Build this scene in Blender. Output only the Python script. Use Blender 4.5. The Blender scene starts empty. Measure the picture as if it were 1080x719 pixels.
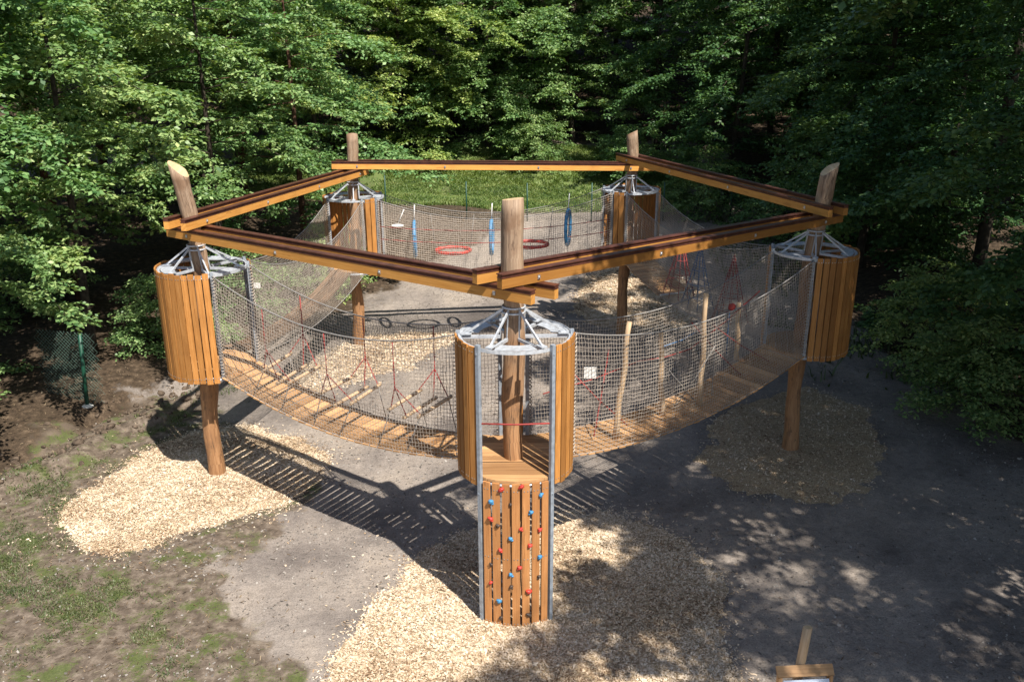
import bpy, math, random
import numpy as np
from mathutils import Vector, Matrix
R = math.radians
rng = random.Random(7)
nrg = np.random.default_rng(11)
sc = bpy.context.scene
COL = sc.collection

# ------------------------------------------------------------------ camera geometry
CH, CT, CROLL, CF = 9.4534, 0.3235, -0.0046, 921.8      # height, pitch, roll, focal length for a 1080 px wide frame

def ray(px, py):
    U0, V0 = px-540.0, py-359.5
    cr, sr = math.cos(CROLL), math.sin(CROLL)
    U = cr*U0+sr*V0; V = -sr*U0+cr*V0
    u, v, d = U/CF, -V/CF, 1.0
    return np.array([u, d*math.cos(CT)+v*math.sin(CT), v*math.cos(CT)-d*math.sin(CT)])
def at_z(px, py, z=0.0):
    r = ray(px, py); t = (z-CH)/r[2]
    return np.array([r[0]*t, r[1]*t, z])
def at_y(px, py, y):
    r = ray(px, py); t = y/r[1]
    return np.array([r[0]*t, y, CH+r[2]*t])

# ------------------------------------------------------------------ mesh helper
class MB:
    def __init__(s):
        s.v=[]; s.f=[]; s.uv=[]; s.m=[]; s.r=[]; s.sm=[]; s.rnd=0.5
    def face(s, idx, uv, m=0, sm=False):
        s.f.append(idx); s.uv.extend(uv); s.m.append(m); s.r.append(s.rnd); s.sm.append(sm)
    def boxc(s, c, ax, ay, az, lx, ly, lz, m=0, keep=False):
        if not keep: s.rnd = rng.random()
        c=np.array(c,float); A=np.array(ax,float)*lx/2; B=np.array(ay,float)*ly/2; D=np.array(az,float)*lz/2
        L=[lx,ly,lz]; k=L.index(max(L)); o=[i for i in range(3) if i!=k]
        b=len(s.v); off=rng.random()*50; cs=[]
        for i in (-1,1):
            for j in (-1,1):
                for q in (-1,1):
                    s.v.append(tuple(c+A*i+B*j+D*q)); cs.append((i*lx/2,j*ly/2,q*lz/2))
        for q in ((0,1,3,2),(4,6,7,5),(0,4,5,1),(2,3,7,6),(0,2,6,4),(1,5,7,3)):
            s.face([b+t for t in q], [(cs[t][k]+off, cs[t][o[0]]+cs[t][o[1]]+off*.37) for t in q], m)
    def bar(s, p, q, w, h, up=(0,0,1), m=0):
        p=np.array(p,float); q=np.array(q,float); d=q-p; L=np.linalg.norm(d); d/=L
        x=np.cross(d, np.array(up,float)); n=np.linalg.norm(x)
        if n<1e-6: x=np.cross(d,(1,0,0)); n=np.linalg.norm(x)
        x/=n; z=np.cross(x,d)
        s.boxc((p+q)/2, d, x, z, L, w, h, m)
    def tube(s, pts, rad, seg=8, caps=True, closed=False, m=0, capm=None, jit=None, slant=None):
        pts=[np.array(p,float) for p in pts]; n=len(pts)
        if not hasattr(rad,'__len__'): rad=[rad]*n
        b=len(s.v); ln=0; off=rng.random()*40; us=[]; ref=None
        for i,p in enumerate(pts):
            if closed: t=pts[(i+1)%n]-pts[i-1]
            else: t=pts[min(i+1,n-1)]-pts[max(i-1,0)]
            t=t/(np.linalg.norm(t)+1e-12)
            if ref is None:
                ref=np.cross(t,(0,0,1) if abs(t[2])<.9 else (1,0,0))
            ref=ref-t*np.dot(ref,t); ref/=np.linalg.norm(ref)+1e-12
            w=np.cross(t,ref)
            if i: ln+=np.linalg.norm(p-pts[i-1])
            us.append(ln)
            for k in range(seg):
                a=2*math.pi*k/seg; rr=rad[i]*(jit(i,a) if jit else 1)
                q=p+ref*(math.cos(a)*rr)+w*(math.sin(a)*rr)
                if slant is not None and i==n-1:
                    q=q+t*float(np.dot(q-p, slant))
                s.v.append(tuple(q))
        for i in range(n if closed else n-1):
            i2=(i+1)%n; u1=us[i]+off; u2=(us[i2] if i2 else ln+.1)+off
            for k in range(seg):
                k2=(k+1)%seg; c=rad[i]*2*math.pi
                s.face([b+i*seg+k,b+i*seg+k2,b+i2*seg+k2,b+i2*seg+k],
                       [(u1,k/seg*c+off),(u1,(k+1)/seg*c+off),(u2,(k+1)/seg*c+off),(u2,k/seg*c+off)], m, True)
        if caps and not closed:
            cm = m if capm is None else capm
            s.face([b+k for k in range(seg)][::-1], [(off,k*.1) for k in range(seg)], cm)
            s.face([b+(n-1)*seg+k for k in range(seg)], [(off+math.cos(6.283*k/seg)*.1,math.sin(6.283*k/seg)*.1) for k in range(seg)], cm)
    def blob(s, c, rx, ry, rz, m=0, rings=6, seg=9, ax=None):
        c=np.array(c,float); X,Y,Z=[np.array(a,float) for a in (ax or ((1,0,0),(0,1,0),(0,0,1)))]
        b=len(s.v)
        for i in range(rings+1):
            t=math.pi*i/rings
            for k in range(seg):
                a=2*math.pi*k/seg; j=1+.12*math.sin(3*a+i)
                s.v.append(tuple(c+X*(rx*math.sin(t)*math.cos(a)*j)+Y*(ry*math.sin(t)*math.sin(a)*j)+Z*(rz*math.cos(t))))
        for i in range(rings):
            for k in range(seg):
                k2=(k+1)%seg
                s.face([b+i*seg+k,b+(i+1)*seg+k,b+(i+1)*seg+k2,b+i*seg+k2],[(i,k),(i+1,k),(i+1,k+1),(i,k+1)],m,True)
    def build(s, name, mats, parent=None, origin=None):
        if origin is None: origin = ORG.get(parent.name, (0,0,0)) if parent else (0,0,0)
        if not isinstance(mats,(list,tuple)): mats=[mats]
        o3=np.array(origin,float)
        me=bpy.data.meshes.new(name)
        V=np.array(s.v,float)-o3
        me.from_pydata(V.tolist(),[],s.f)
        me.uv_layers.new(name='UVMap').data.foreach_set('uv',np.array(s.uv,'f').ravel())
        me.polygons.foreach_set('material_index',s.m); me.polygons.foreach_set('use_smooth',s.sm)
        at=me.attributes.new('rnd','FLOAT','FACE'); at.data.foreach_set('value',np.array(s.r,'f'))
        for mt in mats: me.materials.append(mt)
        ob=bpy.data.objects.new(name,me); COL.objects.link(ob)
        if parent: ob.parent=parent
        else: ob.location=origin
        ORG[ob.name]=tuple(origin)
        return ob
ORG={}
def tag(o,label=None,cat=None,group=None,kind=None):
    if label: o['label']=label
    if cat: o['category']=cat
    if group: o['group']=group
    if kind: o['kind']=kind
    return o
def thing(name,loc,label,cat,group=None):
    o=bpy.data.objects.new(name,None); COL.objects.link(o); o.location=loc; o.empty_display_size=.2
    ORG[o.name]=tuple(loc); return tag(o,label,cat,group)
def copy_tree(o,parent=None):
    c=o.copy(); COL.objects.link(c)
    if parent: c.parent=parent
    for ch in list(o.children): copy_tree(ch,c)
    return c
def np_mesh(name,V,quads,attr=None,mats=(),smooth=False):
    me=bpy.data.meshes.new(name); n=len(V); k=len(quads); q=quads.shape[1]
    me.vertices.add(n); me.vertices.foreach_set('co',np.asarray(V,'f').ravel())
    me.loops.add(k*q); me.loops.foreach_set('vertex_index',np.asarray(quads,'i').ravel())
    me.polygons.add(k); me.polygons.foreach_set('loop_start',np.arange(0,k*q,q,dtype='i'))
    if smooth: me.polygons.foreach_set('use_smooth',np.ones(k,bool))
    me.update(calc_edges=True)
    if attr is not None:
        a=me.attributes.new('rnd','FLOAT','FACE'); a.data.foreach_set('value',np.asarray(attr,'f'))
    for m in mats: me.materials.append(m)
    return me

# ------------------------------------------------------------------ materials
class NT:
    def __init__(s,name):
        s.m=bpy.data.materials.new(name); s.m.use_nodes=True; s.t=s.m.node_tree; s.n=s.t.nodes; s.l=s.t.links
        s.b=s.n['Principled BSDF']; s.out=s.n['Material Output']
    def node(s,t,**k):
        n=s.n.new(t)
        for a,b in k.items(): setattr(n,a,b)
        return n
    def attr(s,name): return s.node('ShaderNodeAttribute',attribute_name=name)
    def noise(s,vec,scale,detail=4,rough=.55,dim=None):
        n=s.node('ShaderNodeTexNoise'); n.inputs['Scale'].default_value=scale; n.inputs['Detail'].default_value=detail
        n.inputs['Roughness'].default_value=rough
        if vec is not None: s.l.new(vec,n.inputs['Vector'])
        return n.outputs['Fac']
    def ramp(s,fac,stops):
        n=s.node('ShaderNodeValToRGB'); e=n.color_ramp.elements
        while len(e)<len(stops): e.new(.5)
        for i,(p,c) in enumerate(stops):
            e[i].position=p; e[i].color=(*c,1) if len(c)==3 else c
        s.l.new(fac,n.inputs[0]); return n.outputs[0]
    def mix(s,f,a,b,mode='MIX'):
        n=s.node('ShaderNodeMix',data_type='RGBA',blend_type=mode)
        for sock,v in ((n.inputs[0],f),(n.inputs[6],a),(n.inputs[7],b)):
            if isinstance(v,(int,float)): sock.default_value=v
            elif isinstance(v,tuple): sock.default_value=(*v,1)
            else: s.l.new(v,sock)
        return n.outputs[2]
    def math(s,op,a,b=0.0):
        n=s.node('ShaderNodeMath',operation=op)
        for i,v in ((0,a),(1,b)):
            if isinstance(v,(int,float)): n.inputs[i].default_value=v
            else: s.l.new(v,n.inputs[i])
        return n.outputs[0]
    def mapv(s,vec,scale):
        n=s.node('ShaderNodeMapping'); n.inputs['Scale'].default_value=scale; s.l.new(vec,n.inputs[0]); return n.outputs[0]
    def bump(s,h,strength=.4,dist=.01):
        n=s.node('ShaderNodeBump'); n.inputs['Strength'].default_value=strength; n.inputs['Distance'].default_value=dist
        s.l.new(h,n.inputs['Height']); s.l.new(n.outputs[0],s.b.inputs['Normal'])
    def base(s,c):
        if isinstance(c,tuple): s.b.inputs['Base Color'].default_value=(*c,1)
        else: s.l.new(c,s.b.inputs['Base Color'])
    def set(s,**k):
        for a,b in k.items(): s.b.inputs[a.replace('_',' ')].default_value=b
        return s
def wood(name,c1,c2,c3,rough=.6,knots=True,spec=.3):
    t=NT(name); tc=t.node('ShaderNodeTexCoord'); uv=tc.outputs['UV']
    g=t.noise(t.mapv(uv,(1.6,38,1)),1.0,5,.6)
    g2=t.noise(t.mapv(uv,(.7,5,1)),1.3,3,.5)
    c=t.ramp(g,[(.25,c1),(.55,c2),(.8,c3)])
    r=t.attr('rnd').outputs['Fac']
    c=t.mix(.95,c,t.ramp(r,[(0,(.52,.47,.42)),(.35,(.85,.84,.83)),(.7,(1.03,1.02,1.0)),(1,(1.3,1.28,1.26))]),'MULTIPLY')
    c=t.mix(t.math('MULTIPLY',t.math('GREATER_THAN',g2,.66),.35),c,(c1[0]*.45,c1[1]*.4,c1[2]*.35))
    st=t.noise(tc.outputs['Object'],1.7,3)
    c=t.mix(t.ramp(st,[(.5,(0,0,0)),(.75,(.35,.35,.35))]),c,(c1[0]*.6,c1[1]*.62,c1[2]*.7))
    t.base(c); t.set(Roughness=rough); t.b.inputs['Specular IOR Level'].default_value=spec
    t.bump(g,.35,.004); return t.m
def plain(name,c,rough=.5,metal=0.0,var=.25,scale=9.0,spec=.5):
    t=NT(name); tc=t.node('ShaderNodeTexCoord'); n=t.noise(tc.outputs['Object'],scale,5)
    c2=tuple(x*(1-var*1.4) for x in c); c3=tuple(min(1,x*(1+var)) for x in c)
    t.base(t.ramp(n,[(.3,c2),(.7,c3)])); t.set(Roughness=rough,Metallic=metal); t.b.inputs['Specular IOR Level'].default_value=spec
    t.bump(n,.12,.004); return t.m
M={}
M['slat']=wood('larch slat wood',(.29,.115,.026),(.42,.19,.052),(.52,.27,.095))
M['wall']=wood('climbing wall wood',(.36,.15,.05),(.49,.225,.082),(.58,.30,.125))
M['deck']=wood('deck plank wood',(.38,.20,.085),(.52,.30,.14),(.62,.39,.20))
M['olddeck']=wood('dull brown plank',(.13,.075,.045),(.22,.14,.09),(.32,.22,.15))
M['beam']=wood('beam timber',(.44,.19,.04),(.56,.27,.065),(.62,.33,.10))
M['pole']=wood('peeled pole wood',(.42,.28,.16),(.55,.39,.24),(.66,.50,.34))
M['end']=wood('sawn end grain',(.50,.34,.18),(.62,.45,.26),(.70,.54,.36))
t=NT('robinia log'); tc=t.node('ShaderNodeTexCoord'); uv=tc.outputs['UV']; geo=t.node('ShaderNodeNewGeometry')
g=t.noise(t.mapv(uv,(1.2,16,1)),1.0,6,.65); g2=t.noise(tc.outputs['Object'],2.3,4)
sx=t.node('ShaderNodeSeparateXYZ'); t.l.new(geo.outputs['Position'],sx.inputs[0])
low=t.ramp(g,[(.25,(.19,.088,.035)),(.55,(.36,.185,.082)),(.8,(.50,.31,.165))])
high=t.ramp(g,[(.25,(.14,.09,.058)),(.5,(.31,.21,.135)),(.75,(.45,.34,.24))])
mask=t.math('ADD',t.math('MULTIPLY',sx.outputs[2],.33),t.math('MULTIPLY',t.math('SUBTRACT',g2,.5),1.6))
mk=t.math('MULTIPLY',t.math('SUBTRACT',mask,1.15),1.2)
mm=t.node('ShaderNodeClamp'); t.l.new(mk,mm.inputs[0])
c=t.mix(mm.outputs[0],low,high)
g3=t.noise(t.mapv(uv,(2.5,7,1)),1.3,4)
c=t.mix(t.ramp(g2,[(.52,(0,0,0)),(.68,(.6,.6,.6))]),c,(.17,.085,.042))
c=t.mix(t.ramp(g3,[(.60,(0,0,0)),(.68,(.7,.7,.7))]),c,(.09,.05,.03))
ck=t.noise(t.mapv(uv,(.45,14,1)),1.0,2,.4)
c=t.mix(t.ramp(ck,[(.485,(0,0,0)),(.5,(.8,.8,.8)),(.515,(0,0,0))]),c,(.06,.035,.02))
t.base(c); t.set(Roughness=.7); t.bump(g,.6,.01); M['log']=t.m
M['cap']=plain('rust brown rail steel',(.115,.042,.028),.38,.25,.3,6)
M['steel']=plain('galvanised steel',(.58,.61,.65),.45,.4,.18,14)
M['mast']=plain('weathered galvanised mast',(.34,.38,.43),.5,.35,.2,10)
M['bolt']=plain('bolt steel',(.6,.6,.6),.35,.8,.1)
M['net']=plain('grey rope net',(.47,.405,.34),.85,0,.2,30)
M['rope']=plain('dark grey rope',(.24,.225,.21),.85,0,.3,30)
M['red']=plain('red rope',(.29,.035,.03),.7,0,.25,12)
M['redp']=plain('red plastic',(.55,.05,.035),.45,0,.15,6)
M['blue']=plain('blue rope',(.06,.14,.27),.7,0,.25,12)
M['bluep']=plain('blue plastic',(.05,.22,.42),.45,0,.2,6)
M['dark']=plain('dark brown plastic',(.06,.04,.03),.5,0,.2,6)
M['white']=plain('white strap',(.72,.71,.68),.7,0,.08,8)
M['dgreen']=plain('dark green coated wire',(.012,.06,.038),.5,0,.15,8)
M['pgreen']=plain('pale green wire',(.11,.19,.15),.5,0,.15,8)
M['green']=plain('green coated wire',(.008,.062,.036),.5,0,.15,8)
M['concrete']=plain('pale concrete',(.6,.58,.53),.9,0,.15,10)
M['panelblue']=plain('pale sign face',(.50,.56,.66),.35,0,.12,3)
M['bark']=plain('tree bark',(.055,.045,.035),.9,0,.4,7,.1)
M['barkred']=plain('reddish pine bark',(.09,.05,.034),.9,0,.4,7,.1)

def leafmat(name,stops,trans=.24):
    t=NT(name); r=t.attr('rnd').outputs['Fac']; oi=t.node('ShaderNodeObjectInfo')
    c=t.ramp(r,stops)
    c=t.mix(.8,c,t.ramp(oi.outputs['Random'],[(0,(.62,.80,.72)),(.35,(.9,.95,.9)),(.7,(1.05,1.03,1.0)),(1,(1.35,1.15,.85))]),'MULTIPLY')
    t.base(c); t.set(Roughness=.46); t.b.inputs['Specular IOR Level'].default_value=.4
    tr=t.node('ShaderNodeBsdfTranslucent'); t.l.new(t.mix(1.0,c,(1.5,1.55,.6),'MULTIPLY'),tr.inputs[0])
    mx=t.node('ShaderNodeMixShader'); mx.inputs[0].default_value=trans
    t.l.new(t.b.outputs[0],mx.inputs[1]); t.l.new(tr.outputs[0],mx.inputs[2]); t.l.new(mx.outputs[0],t.out.inputs[0])
    return t.m
M['leaf']=leafmat('beech leaf',[(0,(.05,.115,.04)),(.5,(.17,.275,.098)),(1,(.40,.49,.21))])
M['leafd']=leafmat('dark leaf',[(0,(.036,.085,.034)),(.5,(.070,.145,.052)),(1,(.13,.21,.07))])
M['turf']=leafmat('worn turf blade',[(0,(.045,.07,.022)),(.5,(.085,.115,.035)),(1,(.17,.17,.08))],.2)
M['grass']=leafmat('grass blade',[(0,(.08,.14,.035)),(.5,(.17,.24,.065)),(1,(.30,.33,.13))],.25)

# ------------------------------------------------------------------ layout
ZP, ZT, ZJ, DR = 2.81, 5.03, 5.90, .95
T={'F':np.array([.05,13.60]),'R':np.array([6.93,19.64]),'BR':np.array([3.93,28.85]),'BL':np.array([-4.97,27.66]),'L':np.array([-6.66,18.40])}
CEN=sum(T.values())/5
ORDER=['F','R','BR','BL','L']
NICE={'F':'front','R':'right','BR':'back right','BL':'back left','L':'left'}

# ------------------------------------------------------------------ terrain
def sstep(a,b,x):
    t=np.clip((x-a)/(b-a),0,1); return t*t*(3-2*t)
E0=np.array([-12.2,17.6]); E1=np.array([-9.6,22.8]); ED=(E1-E0)/np.linalg.norm(E1-E0); EN=np.array([-ED[1],ED[0]])
def edge_d(x,y): return (x-E0[0])*EN[0]+(y-E0[1])*EN[1]
def ns(x,y,s=1.0,p=0):
    x=x*s+p; y=y*s+p*1.7
    return (np.sin(x*1.3+1.7*np.sin(y*.7))+np.sin(y*1.7+1.3*np.sin(x*.9+2))+.6*np.sin(2.9*x-2.3*y+1)+.5*np.sin(3.7*y+1.9*x))/3.1
def vnoise(x,y,seed=0):
    xi=np.floor(x).astype(np.int64); yi=np.floor(y).astype(np.int64); fx_=x-xi; fy_=y-yi
    def h(a,b):
        n=(a*374761393+b*668265263+seed*982451653)&0x7fffffff
        n=((n^(n>>13))*1274126177)&0x7fffffff
        return ((n^(n>>16))&0xffff)/65535.0
    u=fx_*fx_*(3-2*fx_); v=fy_*fy_*(3-2*fy_)
    return (h(xi,yi)*(1-u)+h(xi+1,yi)*u)*(1-v)+(h(xi,yi+1)*(1-u)+h(xi+1,yi+1)*u)*v
def fbm(x,y,s=1.0,seed=0,o=4):
    x=np.asarray(x,float)*s+100; y=np.asarray(y,float)*s+100; r=0; a=.5
    for i in range(o): r=r+a*(vnoise(x,y,seed+i)-.5)*2; x=x*2.03+7; y=y*2.03+3; a*=.55
    return r
def height(x,y):
    x=np.asarray(x,float); y=np.asarray(y,float)
    z=.06*np.maximum(0,y-32)+.20*np.maximum(0,y-50)-.12*np.maximum(0,y-95)
    for off in (0.,.95):
        q=(x-4.6)*.50-(y-10.4)*.87+off+fbm(x,y,.6,51,2)*.25
        z=z-.035*np.exp(-(q/.16)**2)*sstep(2.5,3.5,x)*sstep(12,9,x)*(.6+.6*fbm(x,y,2.5,52,2))
    z=z+fbm(x,y,5.5,61,2)*.012*sstep(30,22,y)
    d=edge_d(x,y)
    w=sstep(30,22,y)
    dn=d+fbm(x,y,.8,4)*.9
    z=z+w*(-.38*np.exp(-((dn-1.0)/.5)**2)+.20*np.exp(-((dn+.1)/.4)**2)+fbm(x,y,2.2,9)*.16*np.exp(-((d-.4)/1.4)**2))
    z=z+.10*np.clip(d-1.5,0,40)*sstep(60,40,y)
    z=z+.10*np.clip(x-14,0,40)
    far=sstep(1,4,d)+sstep(45,52,y)+sstep(13,17,x)
    z=z+fbm(x,y,.7,1)*.03+fbm(x,y,3.0,5,3)*.014+np.clip(far,0,1)*ns(x,y,.45,3)*.22
    return z
def inpoly(x,y,poly):
    x=np.asarray(x); y=np.asarray(y); r=np.zeros(x.shape,bool); n=len(poly)
    for i in range(n):
        x1,y1=poly[i]; x2,y2=poly[(i+1)%n]
        c=((y1>y)!=(y2>y))&(x<(x2-x1)*(y-y1)/((y2-y1) if y2!=y1 else 1e-9)+x1); r^=c
    return r
def pxpoly(L): return [tuple(at_z(a,b)[:2]) for a,b in L]
def polydist(x,y,poly):
    d=np.full(np.shape(x),1e9); n=len(poly)
    for i in range(n):
        a=np.array(poly[i]); b=np.array(poly[(i+1)%n]); e=b-a; L=e@e+1e-9
        t=np.clip(((x-a[0])*e[0]+(y-a[1])*e[1])/L,0,1)
        d=np.minimum(d,np.hypot(x-a[0]-t*e[0],y-a[1]-t*e[1]))
    return d
def sdf(x,y,poly): return np.where(inpoly(x,y,poly),1,-1)*polydist(x,y,poly)

CHIPS={
 'front':([(352,719),(375,655),(412,618),(436,590),(480,566),(540,548),(600,540),(660,545),(705,557),(742,588),(762,630),(760,680),(782,719),(800,790),(330,790)],'pale wood chips spread round the foot of the slatted climbing wall'),
 'left':([(66,545),(92,515),(150,478),(205,456),(255,450),(320,462),(352,486),(338,506),(298,535),(245,551),(170,570),(118,580),(80,566)],'pale wood chips mounded round the foot of the left tower post'),
 'right':([(733,486),(757,445),(800,420),(850,408),(905,428),(938,480),(920,520),(850,531),(775,516)],'shaded wood chips round the foot of the right tower post'),
 'BL':([(312,402),(324,388),(345,371),(370,360),(400,354),(440,351),(485,352),(470,362),(446,374),(430,388),(400,396),(372,405),(335,412)],'pale wood chips round the foot of the back left tower post'),
 'BR':([(600,330),(615,300),(655,284),(710,290),(740,315),(725,345),(660,352)],'dappled wood chips round the foot of the back right tower post')}
CP={k:pxpoly(v[0]) for k,v in CHIPS.items()}
EARTH=pxpoly([(-300,900),(330,900),(308,719),(262,660),(228,602),(262,575),(310,540),(330,500),(270,455),(215,432),(190,400),(0,440),(-250,520)])
def axis(segs):
    o=[]
    for a,b,s in segs: o+=list(np.arange(a,b,s))
    return np.array(o)
gx=axis([(-160,-60,10),(-60,-20,1.5),(-20,16,.16),(16,60,1.5),(60,161,10)])
gy=axis([(-60,0,6),(0,7,1),(7,34,.16),(34,62,.5),(62,120,3),(120,261,14)])
GX,GY=np.meshgrid(gx,gy)
GZ=height(GX,GY)
nx,ny=len(gx),len(gy)
idx=np.arange(nx*ny).reshape(ny,nx)
Q=np.stack([idx[:-1,:-1],idx[:-1,1:],idx[1:,1:],idx[1:,:-1]],-1).reshape(-1,4)
me=np_mesh('ground',np.stack([GX,GY,GZ],-1).reshape(-1,3),Q,smooth=True)
fx,fy=GX.ravel(),GY.ravel()
wob=fbm(fx,fy,.8,2)*1.2+fbm(fx,fy,3.1,8,3)*.35
earth=sstep(-.5,.6,sdf(fx,fy,EARTH)+wob)
dd=edge_d(fx,fy)
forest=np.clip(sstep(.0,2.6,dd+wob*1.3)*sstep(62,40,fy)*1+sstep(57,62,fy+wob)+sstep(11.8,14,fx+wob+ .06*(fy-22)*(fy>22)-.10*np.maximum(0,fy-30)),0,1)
bank=sstep(47.2,49.5,fy+wob)*sstep(61,57,fy+wob)*sstep(-19,-15,fx)*sstep(13,8,fx)
for nm,a in (('earth',earth),('forest',forest),('bank',bank)):
    at=me.attributes.new(nm,'FLOAT','POINT'); at.data.foreach_set('value',a.astype('f'))
t=NT('trodden soil'); tc=t.node('ShaderNodeTexCoord'); P=tc.outputs['Object']
n1=t.noise(P,.55,6,.6); n2=t.noise(P,5,6,.65); n3=t.noise(P,34,4,.7); n4=t.noise(P,1.7,5,.6)
soil=t.ramp(n1,[(.30,(.205,.178,.160)),(.52,(.275,.240,.213)),(.72,(.34,.295,.255))])
soil=t.mix(.55,soil,t.ramp(n2,[(.32,(.62,.60,.58)),(.6,(1.05,1.03,1.0))]),'MULTIPLY')
soil=t.mix(.75,soil,t.ramp(n3,[(.3,(.45,.43,.41)),(.5,(1,1,1)),(.72,(1.3,1.27,1.22))]),'MULTIPLY')
n6=t.noise(P,.28,5,.65); soil=t.mix(.8,soil,t.ramp(n6,[(.36,(.6,.6,.62)),(.5,(1,1,1)),(.62,(1.12,1.1,1.06))]),'MULTIPLY')
n5=t.noise(P,11,5,.7)
soil=t.mix(t.ramp(n5,[(.60,(0,0,0)),(.68,(.7,.7,.7))]),soil,(.12,.10,.085))
br=t.ramp(n2,[(.3,(.060,.046,.034)),(.5,(.130,.101,.077)),(.68,(.235,.19,.148))])
br=t.mix(t.ramp(t.math('ADD',n4,t.math('MULTIPLY',t.math('SUBTRACT',n3,.5),.55)),[(.52,(0,0,0)),(.62,(.8,.8,.8))]),br,t.ramp(n3,[(.35,(.045,.075,.018)),(.6,(.10,.125,.035))]))
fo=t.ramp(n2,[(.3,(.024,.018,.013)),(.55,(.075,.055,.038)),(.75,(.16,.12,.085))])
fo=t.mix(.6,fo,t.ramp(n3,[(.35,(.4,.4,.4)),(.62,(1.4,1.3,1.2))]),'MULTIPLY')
gr=t.ramp(n2,[(.3,(.07,.10,.03)),(.6,(.15,.20,.065)),(.75,(.24,.22,.13))])
def edge(a,w=.25):
    e=t.math('ADD',t.attr(a).outputs['Fac'],t.math('MULTIPLY',t.math('SUBTRACT',n2,.5),.9))
    return t.ramp(e,[(.5-w/2,(0,0,0)),(.5+w/2,(1,1,1))])
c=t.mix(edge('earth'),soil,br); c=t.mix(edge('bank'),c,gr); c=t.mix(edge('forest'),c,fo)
t.base(c); t.set(Roughness=.95); t.b.inputs['Specular IOR Level'].default_value=.12
h=t.math('ADD',t.math('MULTIPLY',n2,1.0),t.math('MULTIPLY',n3,.35)); t.bump(h,.7,.06)
me.materials.append(t.m)
g=bpy.data.objects.new('ground',me); COL.objects.link(g); g['kind']='structure'; g['label']='grey trodden soil of the clearing running into dark forest floor'

def scatter_quads(P,ln,wd,tilt,lift=0.0,thick=None):
    n=len(P); a=nrg.uniform(0,2*np.pi,n)
    d=np.stack([np.cos(a),np.sin(a),nrg.normal(0,tilt,n)],1)
    s=np.stack([-np.sin(a),np.cos(a),nrg.normal(0,tilt,n)],1)
    L=(ln*nrg.uniform(.5,1.3,n))[:,None]/2; W=(wd*nrg.uniform(.5,1.3,n))[:,None]/2
    C=P+np.array([0,0,lift])
    V=np.stack([C-d*L-s*W,C+d*L-s*W*.7,C+d*L*.9+s*W,C-d*L*.9+s*W*.8],1).reshape(-1,3)
    return V,np.arange(4*n).reshape(-1,4)
# wood chips: a low mound under loose chips
t=NT('wood chip'); r=t.attr('rnd').outputs['Fac']
t.base(t.ramp(r,[(0,(.16,.095,.055)),(.15,(.36,.25,.155)),(.5,(.56,.425,.285)),(1,(.72,.60,.46))])); t.set(Roughness=.85); t.b.inputs['Specular IOR Level'].default_value=.15
M['chip']=t.m
t=NT('wood chip bed'); tc=t.node('ShaderNodeTexCoord'); n=t.noise(tc.outputs['Object'],30,4,.7)
t.base(t.ramp(n,[(.3,(.22,.14,.08)),(.55,(.44,.33,.20)),(.7,(.56,.45,.30))])); t.set(Roughness=.95); t.bump(n,.8,.03); M['chipbed']=t.m
def chip_h(x,y,k):
    s=sdf(x,y,CP[k])+fbm(x,y,1.0,4)*.38
    return np.clip(s/.9,-.6,1)*.085+np.clip(s/.5,0,1)*(fbm(x,y,1.3,33)*.07+fbm(x,y,5,31,2)*.025)
for k,(pl,lab) in CHIPS.items():
    p=np.array(CP[k]); lo=p.min(0)-.6; hi=p.max(0)+.6; lo[1]=max(lo[1],8.2)
    st=.09; X,Y=np.meshgrid(np.arange(lo[0],hi[0],st),np.arange(lo[1],hi[1],st))
    H=chip_h(X,Y,k); Z=height(X,Y)+H+.012*ns(X,Y,5,1)
    inside=H>-.045; i=np.arange(X.size).reshape(X.shape)
    q=np.stack([i[:-1,:-1],i[:-1,1:],i[1:,1:],i[1:,:-1]],-1)
    ok=(inside[:-1,:-1]|inside[1:,1:]); q=q[ok]
    V1=np.stack([X,Y,Z],-1).reshape(-1,3)
    area=(hi-lo).prod(); dens=2100 if k in('front','left') else 500
    n=int(area*dens); x=nrg.uniform(lo[0],hi[0],n); y=nrg.uniform(lo[1],hi[1],n); h=chip_h(x,y,k)
    keep=(h>0)|(nrg.random(n)<np.exp(h*85)*.4); x,y,h=x[keep],y[keep],h[keep]
    sz=nrg.uniform(.022,.062,len(x)) if k in('front','left','right') else .09
    V2,q2=scatter_quads(np.stack([x,y,height(x,y)+np.maximum(h,0)],1),sz,sz*.5,.28,.014)
    me=np_mesh('wood_chips',np.vstack([V1,V2]),np.vstack([q,q2+len(V1)]),np.concatenate([np.full(len(q),.5),np.clip(nrg.random(len(q2))**.8+.5*fbm(x,y,.9,21)-.05,0,1)]),(M['chipbed'],M['chip']))
    mi=np.concatenate([np.zeros(len(q),'i'),np.ones(len(q2),'i')]); me.polygons.foreach_set('material_index',mi)
    o=bpy.data.objects.new('wood_chips',me); COL.objects.link(o); tag(o,lab,'wood chips',kind='stuff')

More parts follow.
